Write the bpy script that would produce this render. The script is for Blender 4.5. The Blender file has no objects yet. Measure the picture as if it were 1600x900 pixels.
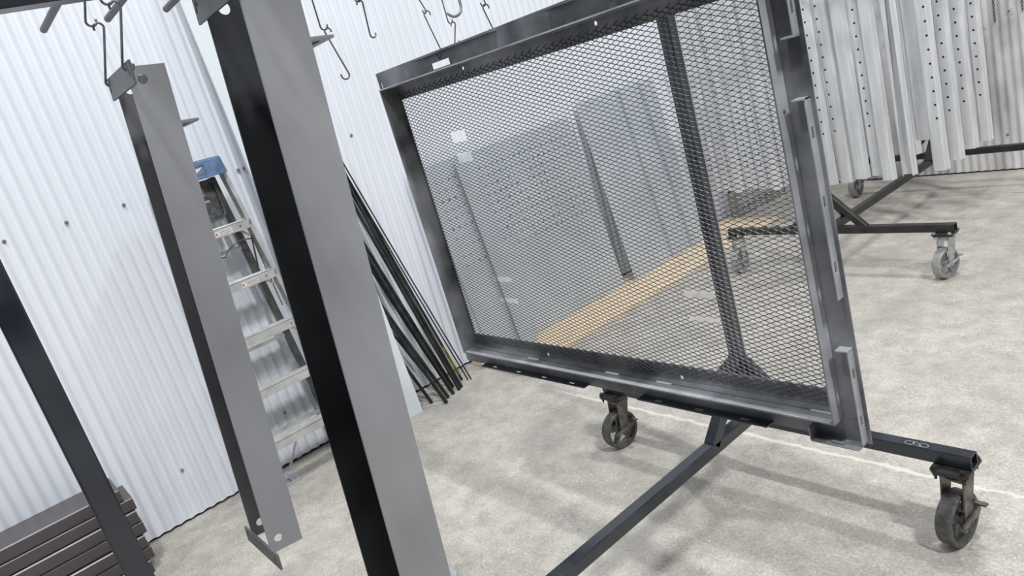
import bpy, bmesh, math, random
from mathutils import Vector, Matrix
random.seed(7)
PI = math.pi
S = bpy.context.scene
COL = S.collection

# ---------------------------------------------------------------- camera
cam_d = bpy.data.cameras.new('camera'); cam = bpy.data.objects.new('camera', cam_d); COL.objects.link(cam)
cam_d.sensor_fit = 'HORIZONTAL'; cam_d.sensor_width = 36.0; cam_d.lens = 1155.0/1600.0*36.0
cam_d.clip_start = 0.02; cam_d.clip_end = 60
R = ((0.61713925, 0.04283552, -0.78568713), (0.73778684, -0.37859006, 0.558874), (-0.27351368, -0.9245727, -0.26524627))
cam.matrix_world = Matrix(((R[0][0], -R[0][1], -R[0][2], 0), (R[1][0], -R[1][1], -R[1][2], 0), (R[2][0], -R[2][1], -R[2][2], 1.72), (0, 0, 0, 1)))
S.camera = cam

# ---------------------------------------------------------------- world, lamps, exposure
w = bpy.data.worlds.new('hall_air'); S.world = w; w.use_nodes = True
bg = w.node_tree.nodes['Background']; bg.inputs[0].default_value = (0.90, 0.95, 1.0, 1); bg.inputs[1].default_value = 0.60
# the unseen hall: pale roof overhead, dimmer towards the far walls and the floor
_n, _l = w.node_tree.nodes, w.node_tree.links
_tc = _n.new('ShaderNodeTexCoord'); _sx = _n.new('ShaderNodeSeparateXYZ'); _l.new(_tc.outputs['Generated'], _sx.inputs[0])
_mr = _n.new('ShaderNodeMapRange'); _mr.inputs[1].default_value = -.15; _mr.inputs[2].default_value = .65; _mr.inputs[3].default_value = .22; _mr.inputs[4].default_value = 1.0
_l.new(_sx.outputs[2], _mr.inputs[0])
_mx = _n.new('ShaderNodeMix'); _mx.data_type = 'RGBA'; _mx.inputs[6].default_value = (0, 0, 0, 1); _mx.inputs[7].default_value = (0.92, 0.96, 1.0, 1)
_l.new(_mr.outputs[0], _mx.inputs[0]); _l.new(_mx.outputs[2], bg.inputs[0])
def area(name, loc, target, sx, sy, power, col=(0.96, 0.98, 1.0)):
    l = bpy.data.lights.new(name, 'AREA'); l.shape = 'RECTANGLE'; l.size = sx; l.size_y = sy; l.energy = power; l.color = col
    o = bpy.data.objects.new(name, l); COL.objects.link(o); o.location = loc
    d = Vector(target) - Vector(loc); o.rotation_euler = d.to_track_quat('-Z', 'Y').to_euler()
    return o
area('ceiling_lamp', (-0.6, -0.5, 6.8), (-1.2, 0.9, 0), 0.8, 0.18, 330)
area('ceiling_lamp', (-1.4, 5.0, 6.8), (-1.9, 3.6, 0), 0.8, 0.18, 215)
area('ceiling_lamp', (3.2, 1.2, 6.8), (-1.6, 1.8, 0), 0.25, 0.8, 560)
vs = S.view_settings; vs.view_transform = 'Standard'; vs.look = 'None'; vs.exposure = -0.61; vs.gamma = 1.0
try: vs.use_curve_mapping = False
except Exception: pass

# ---------------------------------------------------------------- materials
def nt(name):
    m = bpy.data.materials.new(name); m.use_nodes = True
    n = m.node_tree.nodes; l = m.node_tree.links
    return m, n, l, n['Principled BSDF']
def ramp(n, a, b, ca, cb):
    r = n.new('ShaderNodeValToRGB'); r.color_ramp.elements[0].position = a; r.color_ramp.elements[1].position = b
    r.color_ramp.elements[0].color = (*ca, 1); r.color_ramp.elements[1].color = (*cb, 1); return r
def mottled(name, ca, cb, scale=6, rough=0.45, metal=0.0, stretch=(1, 1, 1), fine=0.0, bump=0.0, spec=0.5, lo=0.35, hi=0.65, rvar=0.0, world=True):
    m, n, l, p = nt(name)
    tc = n.new('ShaderNodeTexCoord'); mp = n.new('ShaderNodeMapping'); mp.inputs['Scale'].default_value = stretch
    l.new(tc.outputs['Object'], mp.inputs[0])
    t = n.new('ShaderNodeTexNoise'); t.inputs['Scale'].default_value = scale; t.inputs['Detail'].default_value = 6
    l.new(mp.outputs[0], t.inputs['Vector'])
    r = ramp(n, lo, hi, ca, cb); l.new(t.outputs[0], r.inputs[0])
    l.new(r.outputs[0], p.inputs['Base Color'])
    p.inputs['Roughness'].default_value = rough; p.inputs['Metallic'].default_value = metal
    try: p.inputs['Specular IOR Level'].default_value = spec
    except Exception: pass
    if rvar:
        mr = n.new('ShaderNodeMapRange'); mr.inputs[1].default_value = lo; mr.inputs[2].default_value = hi
        mr.inputs[3].default_value = rough - rvar; mr.inputs[4].default_value = rough + rvar
        l.new(t.outputs[0], mr.inputs[0]); l.new(mr.outputs[0], p.inputs['Roughness'])
    if bump:
        t2 = n.new('ShaderNodeTexNoise'); t2.inputs['Scale'].default_value = fine or 60; l.new(tc.outputs['Object'], t2.inputs['Vector'])
        b = n.new('ShaderNodeBump'); b.inputs['Strength'].default_value = bump; b.inputs['Distance'].default_value = 0.004
        l.new(t2.outputs[0], b.inputs['Height']); l.new(b.outputs[0], p.inputs['Normal'])
    return m
M = {}
M['wall'] = mottled('white_painted_sheet', (.74, .77, .825), (.77, .80, .86), 1.2, .42, 0)
M['galv_wall'] = mottled('old_galvanised_wall', (.40, .38, .37), (.66, .65, .65), 2.2, .5, .25, (1, 1, .5), lo=.3, hi=.6)
M['galv'] = mottled('galvanised_strip', (.62, .63, .65), (.84, .85, .86), 9, .42, .25, (3, 3, .35), lo=.3, hi=.7, rvar=.08)
M['grey_sheet'] = mottled('grey_coated_sheet', (.44, .48, .51), (.52, .56, .59), 2.5, .40, .05)
M['beam'] = mottled('brushed_mill_steel', (.265, .27, .287), (.385, .39, .415), 4, .40, .35, (1, 1, .6), rvar=.08, lo=.3, hi=.7)
M['inner_black'] = mottled('black_inner_steel', (.008, .009, .011), (.045, .048, .054), 3, .38, .2, rvar=.08)
M['end_plate'] = mottled('dark_plate_steel', (.12, .125, .13), (.17, .175, .18), 14, .45, .3)
M['inner_grey'] = mottled('grey_inner_steel', (.10, .10, .108), (.17, .17, .18), 4, .42, .3)
M['frame'] = mottled('bare_dark_steel', (.065, .068, .075), (.33, .34, .36), 4.5, .42, .3, rvar=.10, lo=.36, hi=.68)
M['frame_web'] = mottled('pale_frame_steel', (.34, .35, .37), (.52, .53, .56), 9, .42, .3, rvar=.08)
M['bracket'] = mottled('slotted_bracket_steel', (.36, .37, .40), (.50, .51, .54), 12, .4, .3)
M['mesh'] = mottled('expanded_mesh_steel', (.13, .128, .135), (.19, .187, .195), 20, .42, .4)
M['rack'] = mottled('black_painted_tube', (.010, .014, .021), (.022, .028, .038), 8, .30, .0, rvar=.08, spec=.8)
M['rack_far'] = mottled('brown_black_tube', (.016, .014, .013), (.035, .032, .03), 12, .42, .1)
M['peg'] = mottled('steel_peg', (.07, .07, .08), (.11, .11, .12), 30, .4, .5)
M['wire'] = mottled('hook_wire', (.16, .16, .19), (.26, .25, .27), 50, .3, .7)
M['wire_grey'] = mottled('thick_hook_steel', (.26, .27, .29), (.34, .35, .36), 50, .5, .2)
M['stack'] = mottled('brown_black_mill_tube', (.034, .027, .028), (.070, .060, .063), 6, .28, .1, (1, .3, 1), rvar=.06, spec=.9)
M['rod'] = mottled('black_rod', (.012, .013, .013), (.04, .043, .042), 14, .38, .3)
M['yellow'] = mottled('yellow_mark', (.05, .045, .008), (.28, .23, .03), 14, .5, 0)
M['alu'] = mottled('ladder_aluminium', (.50, .50, .49), (.68, .68, .67), 12, .38, .55)
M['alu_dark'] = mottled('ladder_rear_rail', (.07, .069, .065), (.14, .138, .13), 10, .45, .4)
M['blue'] = mottled('blue_plastic', (.06, .11, .21), (.13, .20, .33), 18, .5, 0)
M['tray'] = mottled('grey_tray_plastic', (.03, .032, .035), (.12, .125, .13), 25, .55, 0, bump=.4, fine=90)
M['sticker'] = mottled('sticker_paper', (.55, .53, .50), (.68, .66, .63), 60, .6, 0)
M['red'] = mottled('red_print', (.5, .05, .05), (.55, .07, .07), 5, .6, 0)
M['ink'] = mottled('faded_ink', (.12, .11, .11), (.3, .28, .28), 200, .6, 0)
M['caster_dark'] = mottled('black_caster', (.02, .02, .02), (.05, .05, .05), 30, .4, .3)
M['iron'] = mottled('cast_iron_wheel', (.085, .08, .078), (.16, .155, .15), 40, .5, .4, bump=.3, fine=120)
M['iron_light'] = mottled('grey_iron_wheel', (.30, .29, .28), (.42, .41, .40), 40, .5, .3, bump=.3, fine=120)
M['fork'] = mottled('dirty_fork_steel', (.09, .08, .07), (.22, .20, .18), 20, .42, .5)
M['zinc'] = mottled('zinc_plated', (.42, .45, .47), (.62, .65, .67), 20, .25, .8)
M['rust'] = mottled('rusty_hub', (.08, .04, .02), (.20, .12, .07), 40, .6, .2)
M['white'] = mottled('white_panel', (.62, .67, .70), (.67, .72, .75), 1.5, .4, 0)
M['foam'] = mottled('black_foam_strip', (.01, .01, .01), (.02, .02, .02), 40, .8, 0)
M['screw'] = mottled('screw_head', (.28, .28, .30), (.40, .40, .42), 40, .35, .7)
M['plate'] = mottled('pale_steel_plate', (.45, .46, .50), (.55, .56, .60), 20, .4, .3)
M['ply'] = mottled('plywood', (.68, .52, .34), (.82, .66, .46), 9, .6, 0, (5, .6, 1), lo=.3, hi=.7)
M['chain'] = mottled('dark_chain', (.08, .075, .07), (.16, .15, .14), 80, .5, .6)
M['cage'] = mottled('old_mesh_steel', (.30, .29, .27), (.42, .40, .37), 20, .5, .3)
M['chalk'] = mottled('chalk_mark', (.35, .36, .38), (.5, .51, .53), 80, .8, 0)

def floor_material():
    m, n, l, p = nt('concrete_floor')
    g = n.new('ShaderNodeNewGeometry'); P = g.outputs['Position']
    def noise(scale, det=6, rough=.6, vec=None):
        t = n.new('ShaderNodeTexNoise'); t.inputs['Scale'].default_value = scale; t.inputs['Detail'].default_value = det; t.inputs['Roughness'].default_value = rough
        l.new(vec or P, t.inputs['Vector']); return t
    def mix(f, a, b, blend='MIX'):
        x = n.new('ShaderNodeMix'); x.data_type = 'RGBA'; x.blend_type = blend
        if isinstance(f, float): x.inputs[0].default_value = f
        else: l.new(f, x.inputs[0])
        for i, v in ((6, a), (7, b)):
            if isinstance(v, tuple): x.inputs[i].default_value = (*v, 1)
            else: l.new(v, x.inputs[i])
        return x.outputs[2]
    big = noise(1.1); r = ramp(n, .32, .68, (.47, .435, .385), (.60, .562, .50)); l.new(big.outputs[0], r.inputs[0])
    mid = noise(8, 12, .8); r2 = ramp(n, .38, .62, (.66, .655, .65), (1.13, 1.13, 1.13)); l.new(mid.outputs[0], r2.inputs[0])
    c = mix(.8, r.outputs[0], r2.outputs[0], 'MULTIPLY')
    fine = noise(95, 5, .7); r3 = ramp(n, .32, .68, (.68, .68, .68), (1.24, 1.24, 1.24)); l.new(fine.outputs[0], r3.inputs[0])
    c = mix(.9, c, r3.outputs[0], 'MULTIPLY')
    v = n.new('ShaderNodeTexVoronoi'); v.inputs['Scale'].default_value = 42; l.new(P, v.inputs['Vector'])     # pale aggregate
    r4 = ramp(n, .10, .24, (1, 1, 1), (0, 0, 0)); l.new(v.outputs['Distance'], r4.inputs[0])
    gate = noise(3.0); r4b = ramp(n, .38, .60, (0, 0, 0), (.85, .85, .85)); l.new(gate.outputs[0], r4b.inputs[0])
    mm = n.new('ShaderNodeMath'); mm.operation = 'MULTIPLY'; l.new(r4.outputs[0], mm.inputs[0]); l.new(r4b.outputs[0], mm.inputs[1])
    c = mix(mm.outputs[0], c, (.66, .64, .60))
    v2 = n.new('ShaderNodeTexVoronoi'); v2.inputs['Scale'].default_value = 16; l.new(P, v2.inputs['Vector'])   # dark pits
    r5 = ramp(n, .035, .06, (.7, .7, .7), (0, 0, 0)); l.new(v2.outputs['Distance'], r5.inputs[0])
    c = mix(r5.outputs[0], c, (.30, .29, .27))
    st = noise(2.3, 3, .5); r6 = ramp(n, .52, .70, (0, 0, 0), (.42, .42, .42)); l.new(st.outputs[0], r6.inputs[0])   # grey stains
    c = mix(r6.outputs[0], c, (.30, .285, .27))
    # the pale filled joint that runs across the slab
    sx = n.new('ShaderNodeSeparateXYZ'); l.new(P, sx.inputs[0])
    wob = noise(9, 5, .7); mr = n.new('ShaderNodeMapRange'); mr.inputs[3].default_value = -.035; mr.inputs[4].default_value = .035; l.new(wob.outputs[0], mr.inputs[0])
    a1 = n.new('ShaderNodeMath'); a1.operation = 'ADD'; l.new(sx.outputs[1], a1.inputs[0]); l.new(mr.outputs[0], a1.inputs[1])
    a2 = n.new('ShaderNodeMath'); a2.operation = 'SUBTRACT'; l.new(a1.outputs[0], a2.inputs[0]); a2.inputs[1].default_value = 2.31
    a3 = n.new('ShaderNodeMath'); a3.operation = 'ABSOLUTE'; l.new(a2.outputs[0], a3.inputs[0])
    r7 = ramp(n, .005, .013, (.85, .85, .85), (0, 0, 0)); l.new(a3.outputs[0], r7.inputs[0])
    lim = n.new('ShaderNodeMapRange'); lim.inputs[1].default_value = -3.25; lim.inputs[2].default_value = -2.9; l.new(sx.outputs[0], lim.inputs[0])
    m2 = n.new('ShaderNodeMath'); m2.operation = 'MULTIPLY'; l.new(r7.outputs[0], m2.inputs[0]); l.new(lim.outputs[0], m2.inputs[1])
    c = mix(m2.outputs[0], c, (.72, .69, .62))
    # hairline crack near the back wall
    b2 = n.new('ShaderNodeMath'); b2.operation = 'SUBTRACT'; l.new(a1.outputs[0], b2.inputs[0]); b2.inputs[1].default_value = 5.75
    b3 = n.new('ShaderNodeMath'); b3.operation = 'ABSOLUTE'; l.new(b2.outputs[0], b3.inputs[0])
    r8 = ramp(n, .004, .010, (.6, .6, .6), (0, 0, 0)); l.new(b3.outputs[0], r8.inputs[0])
    c = mix(r8.outputs[0], c, (.25, .23, .21))
    l.new(c, p.inputs['Base Color'])
    p.inputs['Roughness'].default_value = .62
    bp = n.new('ShaderNodeBump'); bp.inputs['Strength'].default_value = .25; bp.inputs['Distance'].default_value = .004
    l.new(mid.outputs[0], bp.inputs['Height']); l.new(bp.outputs[0], p.inputs['Normal'])
    return m
M['floor'] = floor_material()

def dirty_wall():
    m, n, l, p = nt('stained_galvanised_wall')
    g = n.new('ShaderNodeNewGeometry')
    mp = n.new('ShaderNodeMapping'); mp.inputs['Scale'].default_value = (1.6, 1, .55); l.new(g.outputs['Position'], mp.inputs[0])
    t = n.new('ShaderNodeTexNoise'); t.inputs['Scale'].default_value = 2.3; t.inputs['Detail'].default_value = 5; l.new(mp.outputs[0], t.inputs['Vector'])
    r = ramp(n, .36, .60, (.42, .40, .39), (.86, .85, .85)); l.new(t.outputs[0], r.inputs[0])
    t2 = n.new('ShaderNodeTexNoise'); t2.inputs['Scale'].default_value = 22; t2.inputs['Detail'].default_value = 8; l.new(g.outputs['Position'], t2.inputs['Vector'])
    r2 = ramp(n, .66, .74, (0, 0, 0), (.6, .6, .6)); l.new(t2.outputs[0], r2.inputs[0])
    x = n.new('ShaderNodeMix'); x.data_type = 'RGBA'; l.new(r2.outputs[0], x.inputs[0]); l.new(r.outputs[0], x.inputs[6]); x.inputs[7].default_value = (.25, .2, .16, 1)
    l.new(x.outputs[2], p.inputs['Base Color']); p.inputs['Roughness'].default_value = .5; p.inputs['Metallic'].default_value = .2
    return m
M['galv_wall'] = dirty_wall()

# ---------------------------------------------------------------- mesh helpers
class MB:
    def __init__(s): s.bm = bmesh.new()
    def box(s, x0, x1, y0, y1, z0, z1, mat=None):
        pts = [(x, y, z) for x in (x0, x1) for y in (y0, y1) for z in (z0, z1)]
        v = [s.bm.verts.new(mat @ Vector(p) if mat else p) for p in pts]
        for f in ((0, 1, 3, 2), (4, 6, 7, 5), (0, 4, 5, 1), (2, 3, 7, 6), (0, 2, 6, 4), (1, 5, 7, 3)): s.bm.faces.new([v[i] for i in f])
        return s
    def loft(s, rings, closed=True, caps=True):
        vr = [[s.bm.verts.new(p) for p in r] for r in rings]
        for a, b in zip(vr, vr[1:]):
            n = len(a)
            for i in range(n if closed else n-1):
                j = (i+1) % n; s.bm.faces.new((a[i], a[j], b[j], b[i]))
        if caps and closed:
            s.bm.faces.new(vr[0][::-1]); s.bm.faces.new(vr[-1])
        return s
    def sweep(s, pts, r, n=8, caps=True):
        pts = [Vector(p) for p in pts]; rings = []; up = None
        for i, p in enumerate(pts):
            t = (pts[min(i+1, len(pts)-1)] - pts[max(i-1, 0)]).normalized()
            if up is None: up = t.orthogonal().normalized()
            up = (up - t*up.dot(t)).normalized(); sd = t.cross(up)
            rings.append([p + (up*math.cos(a) + sd*math.sin(a))*r for a in (2*PI*k/n for k in range(n))])
        return s.loft(rings, True, caps)
    def cyl(s, a, b, r, n=16): return s.sweep([a, b], r, n)
    def tube(s, a, b, w, h, t=.004, up=(0, 0, 1), hollow=True):
        """rectangular hollow section from a to b; w across, h along up"""
        a, b = Vector(a), Vector(b); d = (b-a).normalized(); u = Vector(up); u = (u - d*u.dot(d)).normalized(); sd = d.cross(u)
        def ring(p, w, h, c):
            q = []
            for (sx, sy) in ((1, 1), (-1, 1), (-1, -1), (1, -1)):
                k = [(sx*(w/2), sy*(h/2-c)), (sx*(w/2-c), sy*(h/2))]
                if (sx*sy) < 0: k = k[::-1]
                q += [p + sd*x + u*y for x, y in k]
            return q
        if not hollow: return s.loft([ring(a, w, h, t), ring(b, w, h, t)])
        o0, o1, i0, i1 = ring(a, w, h, t), ring(b, w, h, t), ring(a, w-2*t, h-2*t, t*.5), ring(b, w-2*t, h-2*t, t*.5)
        vs_ = [[s.bm.verts.new(p) for p in r] for r in (o0, o1, i1, i0)]
        for r1, r2 in zip(vs_, vs_[1:]+vs_[:1]):
            for i in range(8): s.bm.faces.new((r1[i], r1[(i+1) % 8], r2[(i+1) % 8], r2[i]))
        return s
    def plate(s, outer, holes, t, mat):
        """flat plate in local xy, thickness t along local z (0..t); holes are 2-D loops"""
        b = bmesh.new()
        def loop(pts):
            v = [b.verts.new((x, y, 0)) for x, y in pts]
            return [b.edges.new((v[i], v[(i+1) % len(v)])) for i in range(len(v))]
        e = loop(outer)
        for h in holes: e += loop(h)
        bmesh.ops.triangle_fill(b, use_beauty=True, use_dissolve=False, edges=e, normal=(0, 0, 1))
        b.verts.index_update()
        v0 = [s.bm.verts.new(mat @ v.co) for v in b.verts]; v1 = [s.bm.verts.new(mat @ (v.co + Vector((0, 0, t)))) for v in b.verts]
        for f in b.faces:
            ix = [v.index for v in f.verts]
            s.bm.faces.new([v0[i] for i in ix][::-1]); s.bm.faces.new([v1[i] for i in ix])
        for ed in b.edges:
            if len(ed.link_faces) == 1:
                i, j = ed.verts[0].index, ed.verts[1].index
                s.bm.faces.new((v0[i], v0[j], v1[j], v1[i]))
        b.free(); return s
    def build(s, name, mat, parent=None, smooth=False, bevel=0, loc=None):
        bmesh.ops.recalc_face_normals(s.bm, faces=s.bm.faces)
        me = bpy.data.meshes.new(name); s.bm.to_mesh(me); s.bm.free()
        o = bpy.data.objects.new(name, me); COL.objects.link(o); me.materials.append(mat)
        if smooth:
            for p in me.polygons: p.use_smooth = True
            if smooth != True:
                try: me.set_sharp_from_angle(angle=math.radians(smooth))
                except Exception: pass
        if bevel:
            md = o.modifiers.new('bevel', 'BEVEL'); md.width = bevel; md.segments = 2; md.limit_method = 'ANGLE'; md.angle_limit = math.radians(40)
        if parent: o.parent = parent
        return o
def rect(x0, x1, y0, y1): return [(x0, y0), (x1, y0), (x1, y1), (x0, y1)]
def circ(cx, cy, r, n=14): return [(cx+r*math.cos(2*PI*k/n), cy+r*math.sin(2*PI*k/n)) for k in range(n)]
def slot(cx, cy, lx, r, n=6, vert=False):
    p = [(cx+lx/2+r*math.cos(a), cy+r*math.sin(a)) for a in (-PI/2+PI*k/n for k in range(n+1))] + [(cx-lx/2+r*math.cos(a), cy+r*math.sin(a)) for a in (PI/2+PI*k/n for k in range(n+1))]
    return [(cx+(y-cy), cy+(x-cx)) for x, y in p] if vert else p
# plane frames: local (x,y)->world
def XZ(y): return Matrix(((1, 0, 0, 0), (0, 0, 1, y), (0, 1, 0, 0), (0, 0, 0, 1)))       # local x->X, y->Z, thickness -> +Y
def YZ(x): return Matrix(((0, 0, 1, x), (1, 0, 0, 0), (0, 1, 0, 0), (0, 0, 0, 1)))       # local x->Y, y->Z, thickness -> +X
def XY(z): return Matrix(((1, 0, 0, 0), (0, 1, 0, 0), (0, 0, 1, z), (0, 0, 0, 1)))       # thickness -> +Z
def empty(name, loc=(0, 0, 0)):
    o = bpy.data.objects.new(name, None); COL.objects.link(o); o.empty_display_size = .1; o.location = loc; return o
def tag(o, label=None, cat=None, group=None, kind=None):
    if label: o['label'] = label
    if cat: o['category'] = cat
    if group: o['group'] = group
    if kind: o['kind'] = kind
    return o
def root(name, loc, label, cat, group=None):
    """an Empty at the thing's base; parts modelled in world space are pulled back by its location"""
    return tag(empty(name, loc), label, cat, group)
def adopt(r, *objs):
    for o in objs:
        o.data.transform(Matrix.Translation(-Vector(r.location))); o.parent = r
    return objs[0] if objs else None
def top(o, label, cat, group=None):
    """single-mesh thing: put its origin at its base"""
    me = o.data; xs = [v.co for v in me.vertices]
    c = Vector((sum(v.x for v in xs)/len(xs), sum(v.y for v in xs)/len(xs), min(v.z for v in xs)))
    me.transform(Matrix.Translation(-c)); o.location = c
    return tag(o, label, cat, group)

# ================================================================ SETTING
WX, WY = -4.09, 6.35
m = MB(); m.box(-4.25, 4.0, -3.5, 6.6, -.08, 0); tag(m.build('floor', M['floor']), kind='structure')
def corr(y):
    t = (y/.058) % 1.0       # trapezoid-like ribs
    s = math.sin(2*PI*t); return .0064*max(-1, min(1, s*1.1))
m = MB(); ys = [-2.5 + .0029*2*k for k in range(int(8.85/.0058)+1)]
m.loft([[(WX+corr(y), y, .014) for y in ys], [(WX+corr(y), y, 3.4) for y in ys]], closed=False)
o = m.build('wall_left', M['wall'], smooth=True); tag(o, kind='structure')
m = MB(); xs = [WX + .0058*k for k in range(int(7.6/.0058)+1)]
m.loft([[(x, WY+corr(x), .012) for x in xs], [(x, WY+corr(x), 3.4) for x in xs]], closed=False)
tag(m.build('wall_back', M['galv_wall'], smooth=True), kind='structure')
m = MB(); m.box(WX-.05, WX-.012, -2.5, WY+.03, 0, 3.4); tag(m.build('trim_1', M['foam']), kind='structure')
m = MB(); m.box(WX-.05, 3.5, WY+.012, WY+.05, 0, 3.4); tag(m.build('trim_2', M['foam']), kind='structure')
def screws(pts, normal, name_label, group):
    for p, lab in pts:
        a = Vector(p); nrm = Vector(normal); m = MB(); m.cyl(a, a+nrm*.004, .009, 12); m.cyl(a+nrm*.004, a+nrm*.009, .0055, 6)
        top(m.build('wall_screw', M['screw'], smooth=30), lab, 'screw', group)
sx = WX+.0062
screws([((sx, y, 1.655), 'eye-level screw head on the white wall, ' + t) for y, t in
        ((.255, 'nearest the left photo edge'), (.519, 'second from the left edge'), (.784, 'left of the ribbed bracketed channel'), (1.383, 'left of a close pair beside the ladder top'), (1.416, 'right of a close pair beside the ladder top'), (2.095, 'between the big channel and the mesh frame'))]
       + [((sx, .53, .278), 'small grey screw head low on the white wall right of the tube stack'), ((sx, 1.133, .295), 'small grey screw head low on the white wall between ladder steps')], (1, 0, 0), None, 'screws in the white wall')
screws([((-2.051, WY-.0065, 1.176), 'round screw head high on the old grey wall between the two hanging chains'), ((-2.295, WY-.0065, 1.006), 'round screw head on the old grey wall beside the hanging strips'), ((-2.133, WY-.0065, .281), 'round screw head on the old grey wall just above the black base beam')], (0, -1, 0), None, 'screws in the old grey wall')

# ================================================================ CASTER
def caster(parent, c, zt, heading, dark, label=None):
    """c = (x,y) of pivot, zt = underside of tube; parts: mount plate (thing's part) > sub-parts"""
    fk, wh = (M['fork'], M['iron']) if dark else (M['zinc'], M['iron_light'])
    pl = M['caster_dark'] if dark else M['rack_far']
    T = Matrix.Translation((c[0], c[1], 0)); Rz = Matrix.Rotation(heading, 4, 'Z'); TR = T @ Rz
    rw = .088; off = -.028; wx = .024
    def P(x, y, z): return TR @ Vector((x, y, z))
    # plate
    m = MB(); cc = .012; hx, hy = .055, .062
    outl = [(-hx+cc, -hy), (hx-cc, -hy), (hx, -hy+cc), (hx, hy-cc), (hx-cc, hy), (-hx+cc, hy), (-hx, hy-cc), (-hx, -hy+cc)]
    m.plate(outl, [], .010, T @ XY(zt-.010)); m.plate([(x*.93, y*.93) for x, y in outl], [], .005, T @ XY(zt-.016))
    top_plate = m.build('caster', pl, bevel=.002)
    bolts = []
    for sx_ in (-1, 1):
        for sy_ in (-1, 1):
            m = MB(); p = T @ Vector((sx_*.040, sy_*.048, zt)); m.cyl(p, p+Vector((0, 0, .003)), .012, 14); m.cyl(p+Vector((0, 0, .003)), p+Vector((0, 0, .011)), .0085, 6)
            m.cyl(p-Vector((0, 0, .022)), p-Vector((0, 0, .016)), .008, 6); m.cyl(p-Vector((0, 0, .034)), p, .0045, 8)
            bolts.append(m.build('bolt', M['caster_dark'] if dark else M['zinc'], smooth=30))
    # fork
    m = MB()
    m.cyl(P(0, 0, zt-.030), P(0, 0, zt-.016), .040, 20); m.cyl(P(0, 0, zt-.036), P(0, 0, zt-.030), .044, 20)
    zc = zt-.040
    m.box(-wx-.012, wx+.012, -.034, .034, zc-.005, zc+.004, TR)
    for s_ in (-1, 1):
        x0 = s_*(wx+.006); x1 = s_*(wx+.012)
        pts = [(-.032, zc+.002), (.032, zc+.002), (off+.020, rw-.006), (off+.010, rw-.020), (off-.010, rw-.020), (off-.020, rw-.006)]
        m.loft([[P(x0, y, z) for y, z in pts], [P(x1, y, z) for y, z in pts]])
    fork = m.build('fork', fk, bevel=.0015)
    # wheel : rim + hub + spokes
    m = MB(); prof = [(wx, rw-.014), (wx, rw-.003), (wx-.003, rw), (-wx+.003, rw), (-wx, rw-.003), (-wx, rw-.014), (-wx*.3, rw-.018), (wx*.3, rw-.018)]
    N = 40
    rings = [[P(x, off+r*math.cos(a), rw+r*math.sin(a)) for x, r in prof] for a in (2*PI*k/N for k in range(N))]
    m.loft(rings+[rings[0]], True, False)
    m.cyl(P(-wx-.004, off, rw), P(wx+.004, off, rw), .019, 18)
    for k in range(5):
        a = 2*PI*k/5+.3; ca, sa = math.cos(a), math.sin(a)
        q = [(-.011, .012), (.011, .012), (.008, rw-.014), (-.008, rw-.014)]
        m.loft([[P(xx, off+ca*r-sa*t_, rw+sa*r+ca*t_) for t_, r in q] for xx in (-.009, .009)])
    bmesh.ops.remove_doubles(m.bm, verts=m.bm.verts, dist=1e-5)
    wheel = m.build('wheel', wh, smooth=40)
    m = MB(); m.cyl(P(-wx-.022, off, rw), P(wx+.022, off, rw), .008, 12); m.cyl(P(wx+.012, off, rw), P(wx+.020, off, rw), .014, 6); m.cyl(P(-wx-.020, off, rw), P(-wx-.012, off, rw), .014, 6)
    axle = m.build('axle', M['rust'] if dark else M['zinc'], smooth=30)
    # brake : two-armed lever
    m = MB()
    arm = [(-.052, rw-.004), (-.046, rw+.010), (.0, rw+.016), (.036, rw+.020), (.060, rw+.036), (.064, rw+.030), (.044, rw+.004), (.0, rw-.002)]
    m.loft([[P(wx+.014, off+y, z) for y, z in arm], [P(wx+.022, off+y, z) for y, z in arm]])
    m.box(wx+.004, wx+.040, off+.048, off+.066, rw+.030, rw+.036, TR); m.box(wx+.004, wx+.030, off-.058, off-.044, rw-.002, rw+.004, TR)
    brake = m.build('brake_lever', M['fork'] if dark else M['zinc'], bevel=.001)
    adopt(parent, top_plate)
    for o in (*bolts, fork, wheel, axle, brake):
        o.data.transform(Matrix.Translation(-Vector(parent.location))); o.parent = top_plate
    return top_plate

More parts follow.
